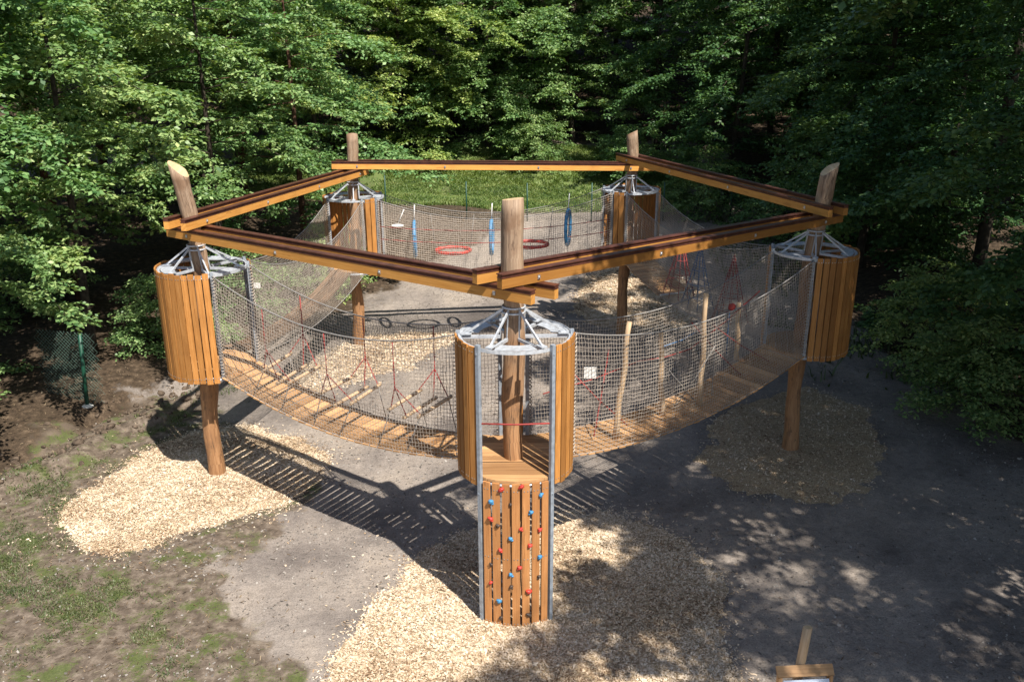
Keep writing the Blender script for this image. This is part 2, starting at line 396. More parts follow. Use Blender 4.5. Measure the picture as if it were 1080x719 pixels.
# ------------------------------------------------------------------ towers
def towards(a,b): d=T[b]-T[a]; return math.atan2(d[1],d[0])
OPEN={}      # OPEN[a,b] = (inner mast angle, outer mast angle) of the opening at tower a facing tower b
for i,a in enumerate(ORDER):
    inw=math.atan2(*(CEN-T[a])[::-1])
    for b in (ORDER[i-1],ORDER[(i+1)%5]):
        d=(towards(a,b)-inw+math.pi)%(2*math.pi)-math.pi; s=1 if d>0 else -1
        OPEN[a,b]=(inw+s*R(15),inw+s*R(88))
def cyl(a,ang,r,z): return np.array([T[a][0]+r*math.cos(ang),T[a][1]+r*math.sin(ang),z])
POSTPX={'F':[(541.5,478),(541,420),(540,372),(541,340),(543,297),(542,250),(540,210)],
 'L':[(228,500),(224,450),(219,390),(216,330),(213,285),(204,247),(197,210),(190,178)],
 'R':[(832,477),(836,430),(843,370),(850,310),(856,265),(866,218),(872,195),(876,178)],
 'BL':[(379,364),(377,330),(375,285),(374,240),(373,210),(372,180),(371,160),(370,142)],
 'BR':[(655,352),(656,320),(659,285),(662,245),(664,210),(667,172),(667,155),(667,140)]}
PRAD={'F':[.155,.165,.185,.165,.185,.185,.18],'L':[.19,.185,.175,.16,.15,.17,.185,.18],'R':[.19,.19,.18,.16,.155,.17,.18,.17],
 'BL':[.19,.185,.18,.165,.15,.17,.175,.17],'BR':[.2,.19,.18,.16,.15,.17,.18,.175]}
SLANT={'F':(.1,-.1,0),'L':(-.95,.1,0),'R':(.95,.15,0),'BL':(.15,-.35,0),'BR':(.35,-.2,0)}
POSTX={}
def post_xy(a,z):
    p=POSTX[a]; zs=[q[2] for q in p]
    return np.array([np.interp(z,zs,[q[0] for q in p]),np.interp(z,zs,[q[1] for q in p])])
TLAB={'F':'nearest slatted round tower with a climbing wall of red and blue holds below it',
 'L':'sunlit round slatted tower beside the dark forest edge, standing on one log post',
 'R':'shaded round slatted tower on a dark leaning log beside the overhanging boughs',
 'BL':'small far round tower before the leafy forest, its post top cut flat',
 'BR':'far round tower before the grassy bank with dark open doorway and timber slats'}
TOWER={}
for a in ORDER:
    root=thing('play_tower',(T[a][0],T[a][1],0),TLAB[a],'play tower','round towers of the rope course'); TOWER[a]=root
    pts=[]
    for i,(px,py) in enumerate(POSTPX[a]):
        y=T[a][1]
        if a!='F' and i==0: q=at_z(px,py); q[2]=-.3; pts.append(q)
        else: pts.append(at_y(px,py,y))
    rad=PRAD[a][:]
    if a=='F': pts.insert(0,np.array([T[a][0]-.03,T[a][1],-.3])); rad.insert(0,.19)
    POSTX[a]=pts
    # resample smoothly
    zs=np.array([p[2] for p in pts]); Z=np.linspace(zs[0],zs[-1],34)
    ph=rng.random()*9
    def sm(v):
        w=np.interp(Z,zs,v); k=np.array([1,2,3,2,1])/9.; wp=np.pad(w,2,mode='edge'); w2=np.convolve(wp,k,'valid'); w2[0]=w[0]; w2[-1]=w[-1]; return w2
    xs,ys,rs=sm([p[0] for p in pts]),sm([p[1] for p in pts]),sm(rad)
    xs=xs+.026*np.sin(Z*2.3+ph); ys=ys+.02*np.sin(Z*2.1+ph*2); rs=rs*(1+.06*np.sin(Z*2.7+ph)+.045*np.sin(Z*6.1+ph))
    b=MB()
    b.tube(list(zip(xs,ys,Z)),list(rs),18,m=0,capm=1,jit=lambda i,an:1+.07*math.sin(2*an+ph+i*.16)+.05*math.sin(3*an+ph+i*.21)+.035*math.sin(5*an+i*.45)-.07*max(0,math.sin(an*1+ph+i*.05))**8,slant=np.array(SLANT[a]))
    b.build('post',[M['log'],M['end']],root)
    inw=math.atan2(*(CEN-T[a])[::-1])
    nb=[ORDER[ORDER.index(a)-1],ORDER[(ORDER.index(a)+1)%5]]
    # platform: planks clipped to the circle
    b=MB(); rr=DR-.035; w=.135; c0=np.array([*T[a],ZP-.01]); da=inw+math.pi/2 if a!='F' else 0.0
    dx=np.array([math.cos(da),math.sin(da),0]); dy=np.array([-math.sin(da),math.cos(da),0])
    k=-rr
    while k<rr-.01:
        k2=min(k+w-.012,rr); b.rnd=rng.random(); off=rng.random()*9
        segs=[]
        for s_ in (-1,1):
            for kk in (k,(k+k2)/2,k2): segs.append((s_*math.sqrt(max(rr*rr-kk*kk,.0004)),kk))
        P=[segs[0],segs[3],segs[4],segs[5],segs[2],segs[1]]; base=len(b.v)
        for zz in (0,-.05):
            for (u,v) in P: b.v.append(tuple(c0+dx*u+dy*v+np.array([0,0,zz])))
        b.face([base+i for i in range(6)],[(u+off,v+off) for u,v in P]); b.face([base+6+i for i in range(6)][::-1],[(u,v) for u,v in P])
        for i in range(6):
            j=(i+1)%6; b.face([base+i,base+6+i,base+6+j,base+j],[(P[i][0],0),(P[i][0],.05),(P[j][0],.05),(P[j][0],0)])
        k+=w
    b.build('platform',M['deck'],root)
    b=MB(); N=40
    b.tube([cyl(a,2*math.pi*i/N,DR-.06,ZP-.11) for i in range(N)],.035,6,closed=True)
    for i in range(6):
        an=inw+i*math.pi/3; b.bar(cyl(a,an,.2,ZP-.11),cyl(a,an,DR-.06,ZP-.11),.05,.08)
    b.build('platform_frame',M['steel'],root)
    # steel crown ring
    b=MB()
    def annulus(r0,r1,z,th,a0,a1,n):
        for i in range(n):
            q0=a0+(a1-a0)*i/n; q1=a0+(a1-a0)*(i+1)/n; base=len(b.v); b.rnd=.5
            for zz in (z,z-th):
                for (q,r_) in ((q0,r0),(q0,r1),(q1,r1),(q1,r0)): b.v.append(tuple(cyl(a,q,r_,zz)))
            F=[(0,1,2,3),(7,6,5,4),(1,5,6,2),(0,3,7,4)]
            if i==0: F.append((0,4,5,1))
            if i==n-1: F.append((3,2,6,7))
            for f_ in F: b.face([base+x for x in f_],[(0,0),(1,0),(1,1),(0,1)])
    annulus(DR-.07,DR-.03,ZT-.02,.035,0,2*math.pi,48)
    annulus(DR-.028,DR-.014,ZT+.0,.055,0,2*math.pi,48)
    px,py=post_xy(a,ZT)
    for i in range(6):
        an=inw+R(30)+i*math.pi/3
        b.bar((px+.2*math.cos(an),py+.2*math.sin(an),ZT-.055),cyl(a,an,DR-.06,ZT-.055),.05,.05)
        if i%2==0: annulus(.60,DR-.09,ZT-.012,.006,an+R(6),an+R(52),8)
    b.build('crown_ring',M['steel'],root)
    for i in range(6):
        an=inw+R(30)+i*math.pi/3; b=MB(); hx,hy=post_xy(a,ZT+.42)
        b.bar((hx+.17*math.cos(an),hy+.17*math.sin(an),ZT+.42),cyl(a,an,DR-.13,ZT+.0),.028,.036)
        b.bar((hx+.185*math.cos(an),hy+.185*math.sin(an),ZT+.44),(px+.2*math.cos(an),py+.2*math.sin(an),ZT-.03),.03,.010)
        b.bar(cyl(a,an,DR-.24,ZT+.004),cyl(a,an,DR-.07,ZT+.004),.11,.02)
        b.build('strut',M['steel'],root)
    b=MB()
    for zz in (ZT+.37,ZT+.46):
        hx,hy=post_xy(a,zz); b.tube([(hx+.185*math.cos(q),hy+.185*math.sin(q),zz) for q in np.linspace(0,2*math.pi,20,endpoint=False)],.018,5,closed=True)
    b.build('collar',M['steel'],root)
    # masts and slat panels
    def mast(ang,z0,z1,w=.06,r_=DR-.01):
        b=MB(); c=cyl(a,ang,r_,(z0+z1)/2); e=np.array([math.cos(ang),math.sin(ang),0]); s=np.array([-math.sin(ang),math.cos(ang),0])
        b.boxc(c,e,s,(0,0,1),w,w,z1-z0,keep=True)
        for zz in (z0+.25,(z0+z1)/2,z1-.15): b.boxc(cyl(a,ang,r_+w/2+.006,zz),e,s,(0,0,1),.014,.022,.022,keep=True)
        b.build('mast',M['mast'],root)
    def panel(a0,a1,z0,z1,pitch=.146,wd=.122,mat='slat',name='slat_panel',r_=DR+.02,jag=.02,thick=.032,tops=True):
        n=max(1,round((a1-a0)*r_/pitch)); b=MB(); st=(a1-a0)/n
        for i in range(n):
            an=a0+st*(i+.5)+rng.uniform(-.003,.003); e=np.array([math.cos(an),math.sin(an),0]); s=np.array([-math.sin(an),math.cos(an),0])
            zz0=z0+rng.uniform(-jag,jag); zz1=z1+rng.uniform(-jag,jag)
            wv=st*r_*wd/pitch*rng.uniform(.95,1.03)
            b.boxc(cyl(a,an,r_,(zz0+zz1)/2),e,s,(0,0,1),thick,wv,zz1-zz0)
        b.rnd=.5
        for i in range(n):
            an=a0+st*(i+.5)
            for zz in ([z0+.12,(z0+z1)/2,z1-.12] if name=='climbing_wall' else [z0+.1,z1-.1]):
                for dx_ in (-.028,.028):
                    aa=an+dx_/r_; e=np.array([math.cos(aa),math.sin(aa),0]); s=np.array([-math.sin(aa),math.cos(aa),0])
                    b.boxc(cyl(a,aa,r_+thick/2+.003,zz),e,s,(0,0,1),.008,.016,.016,1,True)
        o=b.build(name,[M[mat],M['bolt']],root)
        if name=='slat_panel':
            for zz in (z0+.1,z1-.1):
                b=MB(); b.tube([cyl(a,q,r_-thick/2-.022,zz) for q in np.linspace(a0,a1,max(3,n))],.02,5); b.build('batten',M['steel'],o)
        return o
    i0,o0=OPEN[a,nb[0]]; i1,o1=OPEN[a,nb[1]]
    lo,hi=(o0,o1)
    for an in (i0,o0,i1,o1): mast(an,ZP-.12,ZT+.05)
    # inner slats between the two bridge openings
    m0,m1=min(i0,i1),max(i0,i1)
    if m1-m0>math.pi: m0,m1=m1-2*math.pi,m0
    panel(m0+.075,m1-.075,ZP-.14,ZT+.03)
    # outside wall from o_low round the outer side to o_high
    A0,A1=max(o0,o1),min(o0,o1)+2*math.pi
    if (A1-A0)>math.pi*1.3:  A0,A1=min(o0,o1),max(o0,o1)
    if a!='F':
        panel(A0+.06,A1-.06,ZP-.14,ZT+.03)
        if a=='L': mast(math.pi,ZP-.12,ZT-.02,.05,DR+.06)
    else:
        f=math.atan2(-T[a][1],-T[a][0]); f=-math.pi/2
        W=R(37)
        c0=A0 if A0<f+2*math.pi<A1 else A0-2*math.pi
        fm=f
        while fm<A0: fm+=2*math.pi
        panel(A0+.06,fm-W-.05,ZP-.16,ZT+.03); panel(fm+W+.05,A1-.06,ZP-.16,ZT+.03)
        for s_ in (-1,1): mast(fm+s_*W,-.05,ZT+.06,.065,DR+.02)
        cw=panel(fm-W+.06,fm+W-.06,.02,ZP-.03,.166,.128,'wall','climbing_wall',DR+.03,.008,.036)
        red=[(200,261),(248,254),(176,331),(246,355),(291,357),(268,394),(198,405),(244,447),(175,482),(266,503)]
        blu=[(176,290),(293,274),(271,315),(222,378),(291,421),(222,463),(196,526)]
        drk=[(222,297),(193,347),(177,439),(223,492),(290,468),(265,558),(199,565)]
        for lst,mt in ((red,'redp'),(blu,'bluep'),(drk,'dark')):
            for (qx,qy) in lst:
                r_=ray(440+qx/2.254,400+qy/2.254); o_=np.array([0,0,CH]); r2=DR+.055
                A=r_[0]**2+r_[1]**2; B=-2*(r_[0]*T[a][0]+r_[1]*T[a][1]); C=T[a]@T[a]-r2*r2
                tt=(-B-math.sqrt(max(B*B-4*A*C,0)))/(2*A); h_=o_+r_*tt
                an=math.atan2(h_[1]-T[a][1],h_[0]-T[a][0])
                e=np.array([math.cos(an),math.sin(an),0]); s=np.array([-math.sin(an),math.cos(an),0])
                k=rng.uniform(.55,.85)*(.8 if mt=='dark' else 1)
                hb=MB(); hb.blob(h_+e*.012,.05*k,.062*k,.046*k,ax=(e,s*.95+np.array([0,0,.2]),(0,0,1)))
                hb.blob(h_+e*.022*k+np.array([0,0,.022])+s*rng.uniform(-.02,.02),.045*k,rng.uniform(.035,.07)*k,.022*k,ax=(e,s,(0,0,1)))
                hb.blob(h_+e*.01*k-np.array([0,0,.03])+s*rng.uniform(-.03,.03),.03*k,rng.uniform(.03,.05)*k,.03*k,ax=(e,s,(0,0,1)))
                ho=hb.build('climbing_hold',M[mt],cw)
                ho['label']={'redp':'red moulded climbing hold','bluep':'blue moulded climbing hold','dark':'small dark brown climbing hold'}[mt]
        zr=ZP+.95; b=MB(); p=cyl(a,fm-W,DR+.01,zr); q=cyl(a,fm+W,DR+.01,zr)
        b.tube([p,(p+q)/2-np.array([0,0,.02]),q],.014,6); b.build('safety_rope',M['red'],root)

# ------------------------------------------------------------------ overhead beams
UP={('F','R'):(1,0),('R','BR'):(1,1),('BR','BL'):(0,1),('BL','L'):(0,1),('L','F'):(0,0)}
HB=.235
for (a,b_),(ua,ub) in UP.items():
    def zc(n,u): return ZJ+(.125 if u else -.125)
    z0,z1=zc(a,ua),zc(b_,ub)
    p=np.array([*post_xy(a,z0),z0]); q=np.array([*post_xy(b_,z1),z1])
    d=(q-p); L=np.linalg.norm(d); d/=L; side=np.cross(d,(0,0,1)); side/=np.linalg.norm(side); up=np.cross(side,d)
    mid=(p+q)/2; inn=np.sign((np.array([*CEN,0])-mid)@side)
    for s_,word in ((1,'inner'),(-1,'outer')):
        o=side*inn*s_*.235
        ex=.62 if s_==1 else .5
        P=p+o-d*(ex+.06*rng.random()); Qq=q+o+d*(ex+.06*rng.random())
        pair=f'{NICE[a]} post to the {NICE[b_]} post'
        root=thing('overhead_beam',tuple((P+Qq)/2),f'{word} timber beam with dark rail cap, running from the {pair}','beam','paired beams ringing the post tops')
        LL=np.linalg.norm(Qq-P)
        mb=MB(); mb.boxc((P+Qq)/2-up*.035,d,side,up,LL,.115,HB-.07); mb.build('timber',M['beam'],root)
        mb=MB(); mb.boxc((P+Qq)/2+up*.075,d,side,up,LL+.01,.10,.05,keep=True)
        mb.boxc((P+Qq)/2+up*.108,d,side,up,LL+.02,.145,.016,keep=True)
        mb.boxc((P+Qq)/2+up*.052,d,side,up,LL+.012,.128,.012,keep=True)
        mb.build('rail_cap',M['cap'],root)
        for f_ in (.075,.37,.66,.925):
            c=P+(Qq-P)*f_; mb=MB()
            for w in (-1,1): mb.boxc(c+side*w*.066-up*.03,d,side,up,.05,.014,.07,keep=True)
            mb.tube([c+side*-.09-up*.03,c+side*.09-up*.03],.016,7); mb.boxc(c-up*.128,d,side,up,.07,.05,.02,keep=True)
            mb.build('clamp',M['bolt'],root)

# ------------------------------------------------------------------ net bridges
def bridge_frame(a,b_):
    ia,oa=OPEN[a,b_]; ib,ob=OPEN[b_,a]
    return {'in':(cyl(a,ia,DR,0),cyl(b_,ib,DR,0)),'out':(cyl(a,oa,DR,0),cyl(b_,ob,DR,0))}
def net_mesh(fun,nu,nv,rad=.0041,seg=3,jit=.0045):
    """rope grid on the surface fun(u,v)"""
    U,Vv=np.meshgrid(np.linspace(0,1,nu),np.linspace(0,1,nv),indexing='ij')
    P=fun(U,Vv); P=P+nrg.normal(0,jit,P.shape)
    verts=[];quads=[];off=0
    def lines(G):   # G: (nlines,npts,3)
        nonlocal off
        Tn=np.gradient(G,axis=1); Tn/=np.linalg.norm(Tn,axis=2,keepdims=True)+1e-9
        ref=np.array([.31,.55,.77]); A=np.cross(Tn,ref); A/=np.linalg.norm(A,axis=2,keepdims=True)+1e-9; B=np.cross(Tn,A)
        ring=np.stack([G+rad*(math.cos(k*2*math.pi/seg)*A+math.sin(k*2*math.pi/seg)*B) for k in range(seg)],2)
        nl,npt=G.shape[:2]; verts.append(ring.reshape(-1,3))
        i=np.arange(nl*npt*seg).reshape(nl,npt,seg)+off
        for k in range(seg):
            k2=(k+1)%seg
            quads.append(np.stack([i[:,:-1,k],i[:,:-1,k2],i[:,1:,k2],i[:,1:,k]],-1).reshape(-1,4))
        off+=nl*npt*seg
    lines(P); lines(P.transpose(1,0,2))
    return np.vstack(verts),np.vstack(quads)
def add_np(name,V,Qd,mat,parent):
    o3=np.array(ORG[parent.name]); me=np_mesh(name,V-o3,Qd,np.full(len(Qd),.5),(mat,))
    o=bpy.data.objects.new(name,me); COL.objects.link(o); o.parent=parent; ORG[o.name]=tuple(o3); return o
def sagz(u,s): return -s*4*u*(1-u)
BR={}
def make_bridge(a,b_,label,sag=.42,tsag=.58,deck='across',v0=0.,v1=1.,u0=0.,u1=1.,mesh=.072,mat='deck',nr=.0041):
    fr=bridge_frame(a,b_); mid=sum(fr['in']+fr['out'])/4
    root=thing('net_bridge',(mid[0],mid[1],ZP-sag),label,'rope bridge','net bridges between the round towers')
    def pt(u,v,z):
        u=np.asarray(u,float)[...,None]; v=np.asarray(v,float)[...,None]
        pi=fr['in'][0]*(1-u)+fr['in'][1]*u; po=fr['out'][0]*(1-u)+fr['out'][1]*u
        p=pi*(1-v)+po*v; p=p.copy(); p[...,2]=z; return p
    L=np.linalg.norm(fr['out'][1]-fr['out'][0])
    for v in (0,1):
        f=lambda U,W,v=v: pt(U,v+W*0+(.05 if v else -.05)*np.sin(W*math.pi),0)*np.array([1,1,0])+np.stack([U*0,U*0,(ZP-.02+sagz(U,sag))*(1-W)+(ZT-.02+sagz(U,tsag))*W],-1)
        V,Qd=net_mesh(f,int(L/mesh),int(2.2/mesh),nr); add_np('side_net',V,Qd,M['net'],root)
        b=MB(); us=np.linspace(0,1,26); b.tube([pt(u,v,ZT-.02+sagz(u,tsag)) for u in us],.013,6)
        b.build('top_rope',M['rope'],root)
        b=MB(); b.tube([pt(u,v,ZP-.03+sagz(u,sag)) for u in us],.013,6); b.build('bottom_rope',M['rope'],root)
        for e in (0,1):
            b=MB(); LP=[]
            for j,z in enumerate(np.arange(ZP,ZT-.02,.014)):
                c=pt(e+(.006 if e==0 else -.006),v,z); w=.042; th_=j*1.26
                LP.append(c+np.array([w*math.cos(th_),w*math.sin(th_),0]))
            b.tube(LP,.0105,4); b.build('lacing',M['net'],root)
    if deck:
        b=MB()
        if deck=='across':
            n=int(L*(u1-u0)/.20); 
            for i in range(n):
                u=u0+(u1-u0)*(i+.5)/n; z=ZP-.035+sagz(u,sag)
                p=pt(u,v0-.02,z); q=pt(u,v1+.02,z)
                tn=pt(u+.01,.5,ZP+sagz(u+.01,sag))-pt(u-.01,.5,ZP+sagz(u-.01,sag)); tn/=np.linalg.norm(tn)
                d=q-p; ll=np.linalg.norm(d); d/=ll; nn=np.cross(tn,d); nn/=np.linalg.norm(nn); tn=np.cross(d,nn)
                b.boxc((p+q)/2+nn*0+np.array([0,0,rng.uniform(-.004,.004)]),d,tn,nn,ll+rng.uniform(-.02,.03),L*(u1-u0)/n-.042,.026)
        else:
            n=6; us=np.linspace(u0,u1,15)
            for k in range(n):
                rr=rng.random()
                for j in range(14):
                    v=v0+(v1-v0)*(k+.5)/n
                    p=pt(us[j],v,ZP-.035+sagz(us[j],sag)); q=pt(us[j+1],v,ZP-.035+sagz(us[j+1],sag))
                    w=np.linalg.norm(pt(us[j],v1,0)-pt(us[j],v0,0))/n-.012
                    b.bar(p,q,w,.07)
        b.build('deck',M[mat],root)
    BR[a,b_]=(root,pt,sag,tsag,L); return root,pt
b1,pt1=make_bridge('L','F','sagging plank bridge in nets with hanging rungs, from the left tower to the nearest tower')
b2,pt2=make_bridge('F','R','half shaded plank bridge in nets with upright poles, from the nearest to the right tower')
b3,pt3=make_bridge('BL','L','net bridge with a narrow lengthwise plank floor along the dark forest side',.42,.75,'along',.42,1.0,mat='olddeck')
b4,pt4=make_bridge('BR','BL','net bridge without a deck holding red and blue hoops at the back',.45,.72,None,nr=.0048)
b5,pt5=make_bridge('R','BR','shaded net bridge with red and blue rope cones and a short wooden ramp',.5,.65,'across',0,1,.68,1.0)
# bottom net of the hoop bridge and of the cone bridge
for (a,b_,u0,u1) in (('BR','BL',0,1),('R','BR',0,.7)):
    root,pt,sag,ts,L=BR[a,b_]
    f=lambda U,W: pt(u0+(u1-u0)*U,W,0)*np.array([1,1,0])+np.stack([U*0,U*0,ZP-.04+sagz(u0+(u1-u0)*U,sag)-.10*np.sin(W*math.pi)],-1)
    V,Qd=net_mesh(f,int(L*(u1-u0)/.08),13,.009); add_np('floor_net',V,Qd,M['net'],root)
# poles on the front right bridge
root,pt,sag,ts,L=BR['F','R']
for (x0,y0,x1,y1,v) in ((649,462,664,339,.9),(698,438,697,350,.25),(738,427,745,309,.9),(777,379,779,319,.25)):
    zb=ZP-.02-.3; q=at_z(x0,y0,zb)
    for _ in range(4):
        fa,fb=pt(0,.6,0),pt(1,.6,0); u=np.clip(((q-fa)[:2]@(fb-fa)[:2])/((fb-fa)[:2]@(fb-fa)[:2]),0,1)
        q=at_z(x0,y0,ZP-.02+sagz(u,sag))
    tp=at_y(x1,y1,q[1]+.02)
    m=MB(); k=8; m.tube([q+(tp-q)*i/k+np.array([.02*math.sin(i*1.3+x0),.02*math.cos(i*1.1+x0),0])*(0<i<k) for i in range(k+1)],[.062-.014*i/k for i in range(k+1)],9,capm=0); m.build('pole',M['pole'],root)
def rope_between(root,pts,mat,rad=.013,name='rope'):
    m=MB(); m.tube(pts,rad,5); return m.build(name,M[mat],root)
def dk(pt,u,v,sag,h): return pt(u,v,ZP+sagz(u,sag)+h)
for (ua,va,ha,ub,vb,hb,mt) in ((.05,0,.75,.4,0,1.05,'red'),(.4,0,1.05,.62,0,.9,'red'),(.62,0,.9,.95,0,1.4,'red'),(.42,.1,1.45,.56,.5,.05,'rope'),(.56,.9,1.4,.5,.4,.05,'rope'),
    (.62,0,1.5,.78,.5,.05,'red'),(.74,0,1.5,.62,.6,.05,'rope'),(.7,.1,1.3,.9,.6,.05,'red'),(.12,0,1.3,.28,.5,.05,'red'),(.28,0,1.45,.14,.6,.05,'red'),(.5,.0,1.2,.66,.0,1.25,'blue'),(.8,0,1.3,.8,0,.3,'blue')):
    p=dk(pt,ua,va,sag,ha); q=dk(pt,ub,vb,sag,hb); rope_between(root,[p,(p+q)/2-np.array([0,0,.05]),q],mt)
m=MB(); c=dk(pt,.80,.05,sag,1.45); m.blob(c,.085,.03,.09); m.build('foot_disc',M['red'],root)
# coloured rope cones on the right hand back bridge
root,pt,sag,ts,L=BR['R','BR']
for (u,mt) in ((.30,'red'),(.52,'blue'),(.66,'red')):
    m=MB(); top=dk(pt,u,.5,sag,1.85)
    for k in range(11):
        an=k/10*math.pi*2
        q=dk(pt,u+.075*math.cos(an),.5+.42*math.sin(an),sag,.0); m.tube([top,(top*.5+q*.5)-np.array([0,0,.05]),q],.013,5)
    for hh in (.35,.7,1.1):
        m.tube([dk(pt,u+.075*math.cos(an)*(1-hh/1.85),.5+.42*math.sin(an)*(1-hh/1.85),sag,hh) for an in np.linspace(0,6.283,16)],.012,5)
    o=m.build('rope_cone',M[mt],root)
    o['label']=('red' if mt=='red' else 'blue')+' rope cone tied between top rope and floor net'
rope_between(root,[dk(pt,.67,-.02,sag,.02),dk(pt,.67,1.02,sag,.02)],'steel',.03,'ramp_edge')
# red guide ropes of the hoop bridge
root,pt,sag,ts,L=BR['BR','BL']
for h in (.95,1.35):
    rope_between(root,[dk(pt,u,.05,.25,h) for u in np.linspace(0,1,9)],'red',.014,'guide_rope')

# hanging rungs in the left front bridge
root,pt,sag,ts,L=BR['L','F']
trip=[(.17,.60,0),(.235,.48,1),(.30,.60,2),(.45,.66,0),(.505,.52,1),(.56,.64,2),(.72,.68,0),(.775,.55,1),(.83,.64,2)]
gname=['nearest the left tower','in the middle of the bridge','nearest the climbing wall tower']
for i,(u,h,k) in enumerate(trip):
    h+=rng.uniform(-.04,.04); u2=u+rng.uniform(-.012,.012)
    p=dk(pt,u,-.02,sag,h+.05); q=dk(pt,u2,.86,sag,h-.02)
    lab=f"{['left','middle','right'][k]} pale wooden rung of the rope triple {gname[i//3]}"
    th=thing('hanging_rung',tuple((p+q)/2),lab,'rung','wooden rungs hung over the plank bridge')
    m=MB(); m.tube([p+(q-p)*j/5 for j in range(6)],[.034,.037,.036,.038,.035,.033],8); m.build('rung',M['pole'],th)
    uc=trip[i//3*3+1][0]
    for e,v in ((p+(q-p)*.1,-.0),(p+(q-p)*.92,1.0)):
        top=pt(uc,v,ZT-.05+sagz(uc,ts)); jn=top*.42+dk(pt,uc,v,sag,.6)*.58
        m=MB(); m.tube([e-np.array([0,0,.04]),e+np.array([0,0,.02]),jn]+([top] if k==1 else []),.012,5); m.build('rope',M['red'],th)
    if k!=1:
        m=MB(); e=p+(q-p)*.5; bt=dk(pt,u,.5,sag,.02); m.tube([p+(q-p)*.1,dk(pt,u+.02,.02,sag,.02)],.010,5); m.build('tie_rope',M['rope'],th); m=MB(); m.tube([p+(q-p)*.92,dk(pt,u-.02,.98,sag,.02)],.010,5); m.build('tie_rope',M['rope'],th)

# hoops in the back bridge
def hoop(px,py,dia,kind,label):
    root4,pt,sag,ts,L=BR['BR','BL']; y=28.3
    c=at_y(px,py,y); th=thing('hanging_hoop',tuple(c),label,'hoop','coloured hoops hung in the back bridge')
    N=30; r=dia/2; m=MB(); dirb=(T['BR']-T['BL'])/np.linalg.norm(T['BR']-T['BL'])
    if kind=='red':
        P=[c+np.array([r*math.cos(t_),r*.9*math.sin(t_),.0]) for t_ in np.linspace(0,2*math.pi,N,endpoint=False)]
    else:
        ax=np.array([(-.07 if px<480 else .06) if px<590 else .22,.99,0])
        P=[c+ax*r*math.cos(t_)*.85+np.array([0,0,r*1.02*math.sin(t_)]) for t_ in np.linspace(0,2*math.pi,N,endpoint=False)]
    m.tube(P,[.062 if i%2 else .055 for i in range(N)],8,closed=True); m.build('ring',M['redp' if kind=='red' else 'bluep'],th)
    if kind=='blue':
        m=MB(); tp=c+np.array([0,0,r*1.02]); m.tube([tp,tp+np.array([.03,0,.55])],.018,5); m.build('strap',M['white'],th)
        m=MB(); bt=c-np.array([0,0,r*1.02]); m.tube([bt+np.array([0,0,.05]),bt-np.array([0,0,.45])],.012,5); m.build('tether',M['rope'],th)
    else:
        for i in (0,15):
            m=MB(); m.tube([P[i],P[i]+np.array([.15*(1 if i==0 else -1),0,1.2])],.009,4); m.build('rope',M['rope'],th)
hoop(478,264,1.12,'red','red hoop lying level between the first two blue hoops')
hoop(560,257.5,1.12,'red','red hoop lying level, partly behind the front post top')
hoop(437.5,252,1.12,'blue','upright blue hoop hanging beside the back left tower')
hoop(518.5,250,1.10,'blue','upright blue hoop hanging just left of the front post top')
hoop(599,240,1.12,'blue','upright blue hoop turned slightly open, hanging right of the front post top')
c=at_y(419,238,28.3); th=thing('rope_swing',tuple(c),'white rope with a small pale seat beside the back left tower','swing')
m=MB(); m.tube([c,at_y(426,221,28.2)],.02,5); m.build('rope',M['white'],th)
m=MB(); m.blob(c,.22,.16,.05); m.build('seat',M['white'],th)

# small notices on the nets
def plate(px,py,y,w,h,label):
    c=at_y(px,py,y); m=MB(); m.boxc(c,(1,0,0),(0,1,0),(0,0,1),w,.02,h,keep=True)
    o=m.build('notice_plate',M['white'],None,tuple(c)); tag(o,label,'notice')
plate(622.5,393,14.05,.21,.2,'blank white square plate on the net beside the climbing wall tower')
plate(271,301,19.2,.15,.12,'small white plate behind the net beside the left tower mast')

# ------------------------------------------------------------------ fences and sign
def chain(P0,P1,h0,h1,cell,rad,fun):
    """diamond wire mesh between two ground points"""
    L=np.linalg.norm(P1[:2]-P0[:2]); n=int((L+h1)/cell); V=[];Qd=[];off=0
    D=(P1-P0)/L
    for sgn in (1,-1):
        for k in range(-int(h1/cell)-1,n):
            s0=k*cell if sgn>0 else k*cell+h1; pts=[]
            for j in range(9):
                z=h0+(h1-h0)*j/8; s=s0+sgn*(z-h0)
                if 0<=s<=L: pts.append(P0+D*s+np.array([0,0,z+fun(s)]))
            if len(pts)<2: continue
            G=np.array(pts); A=np.array([0,0,1.])*rad; B=np.cross(D,(0,0,1))*rad
            for q,(e1,e2) in enumerate(((A,B),)):
                ring=np.stack([G+e1,G-e1*.5+e2,G-e1*.5-e2],1); V.append(ring.reshape(-1,3)); m_=len(G)
                i=np.arange(m_*3).reshape(m_,3)+off
                for t_ in range(3): Qd.append(np.stack([i[:-1,t_],i[:-1,(t_+1)%3],i[1:,(t_+1)%3],i[1:,t_]],-1))
                off+=m_*3
    return np.vstack(V),np.vstack(Qd)
pb=at_z(94,428,.0); x0,y0=pb[0]-.05,pb[1]; z0=float(height(x0,y0))
th=thing('wire_fence',(x0,y0,z0),'green wire mesh fence end with one post in a pale concrete foot by the forest','fence')
m=MB(); tp=at_y(84,352,y0); m.tube([(x0,y0,z0-.1),(x0*.5+tp[0]*.5,y0,z0*.5+tp[2]*.5),(tp[0],y0,tp[2])],.055,8); m.build('post',M['green'],th)
m=MB(); m.blob((x0,y0,z0+.0),.19,.15,.06,rings=7,seg=11); m.build('footing',M['concrete'],th)
ha=tp[2]-z0
P0=np.array([x0-1.35,y0+.35,z0+.05]); P1=np.array([x0+.6,y0-.05,z0+.0])
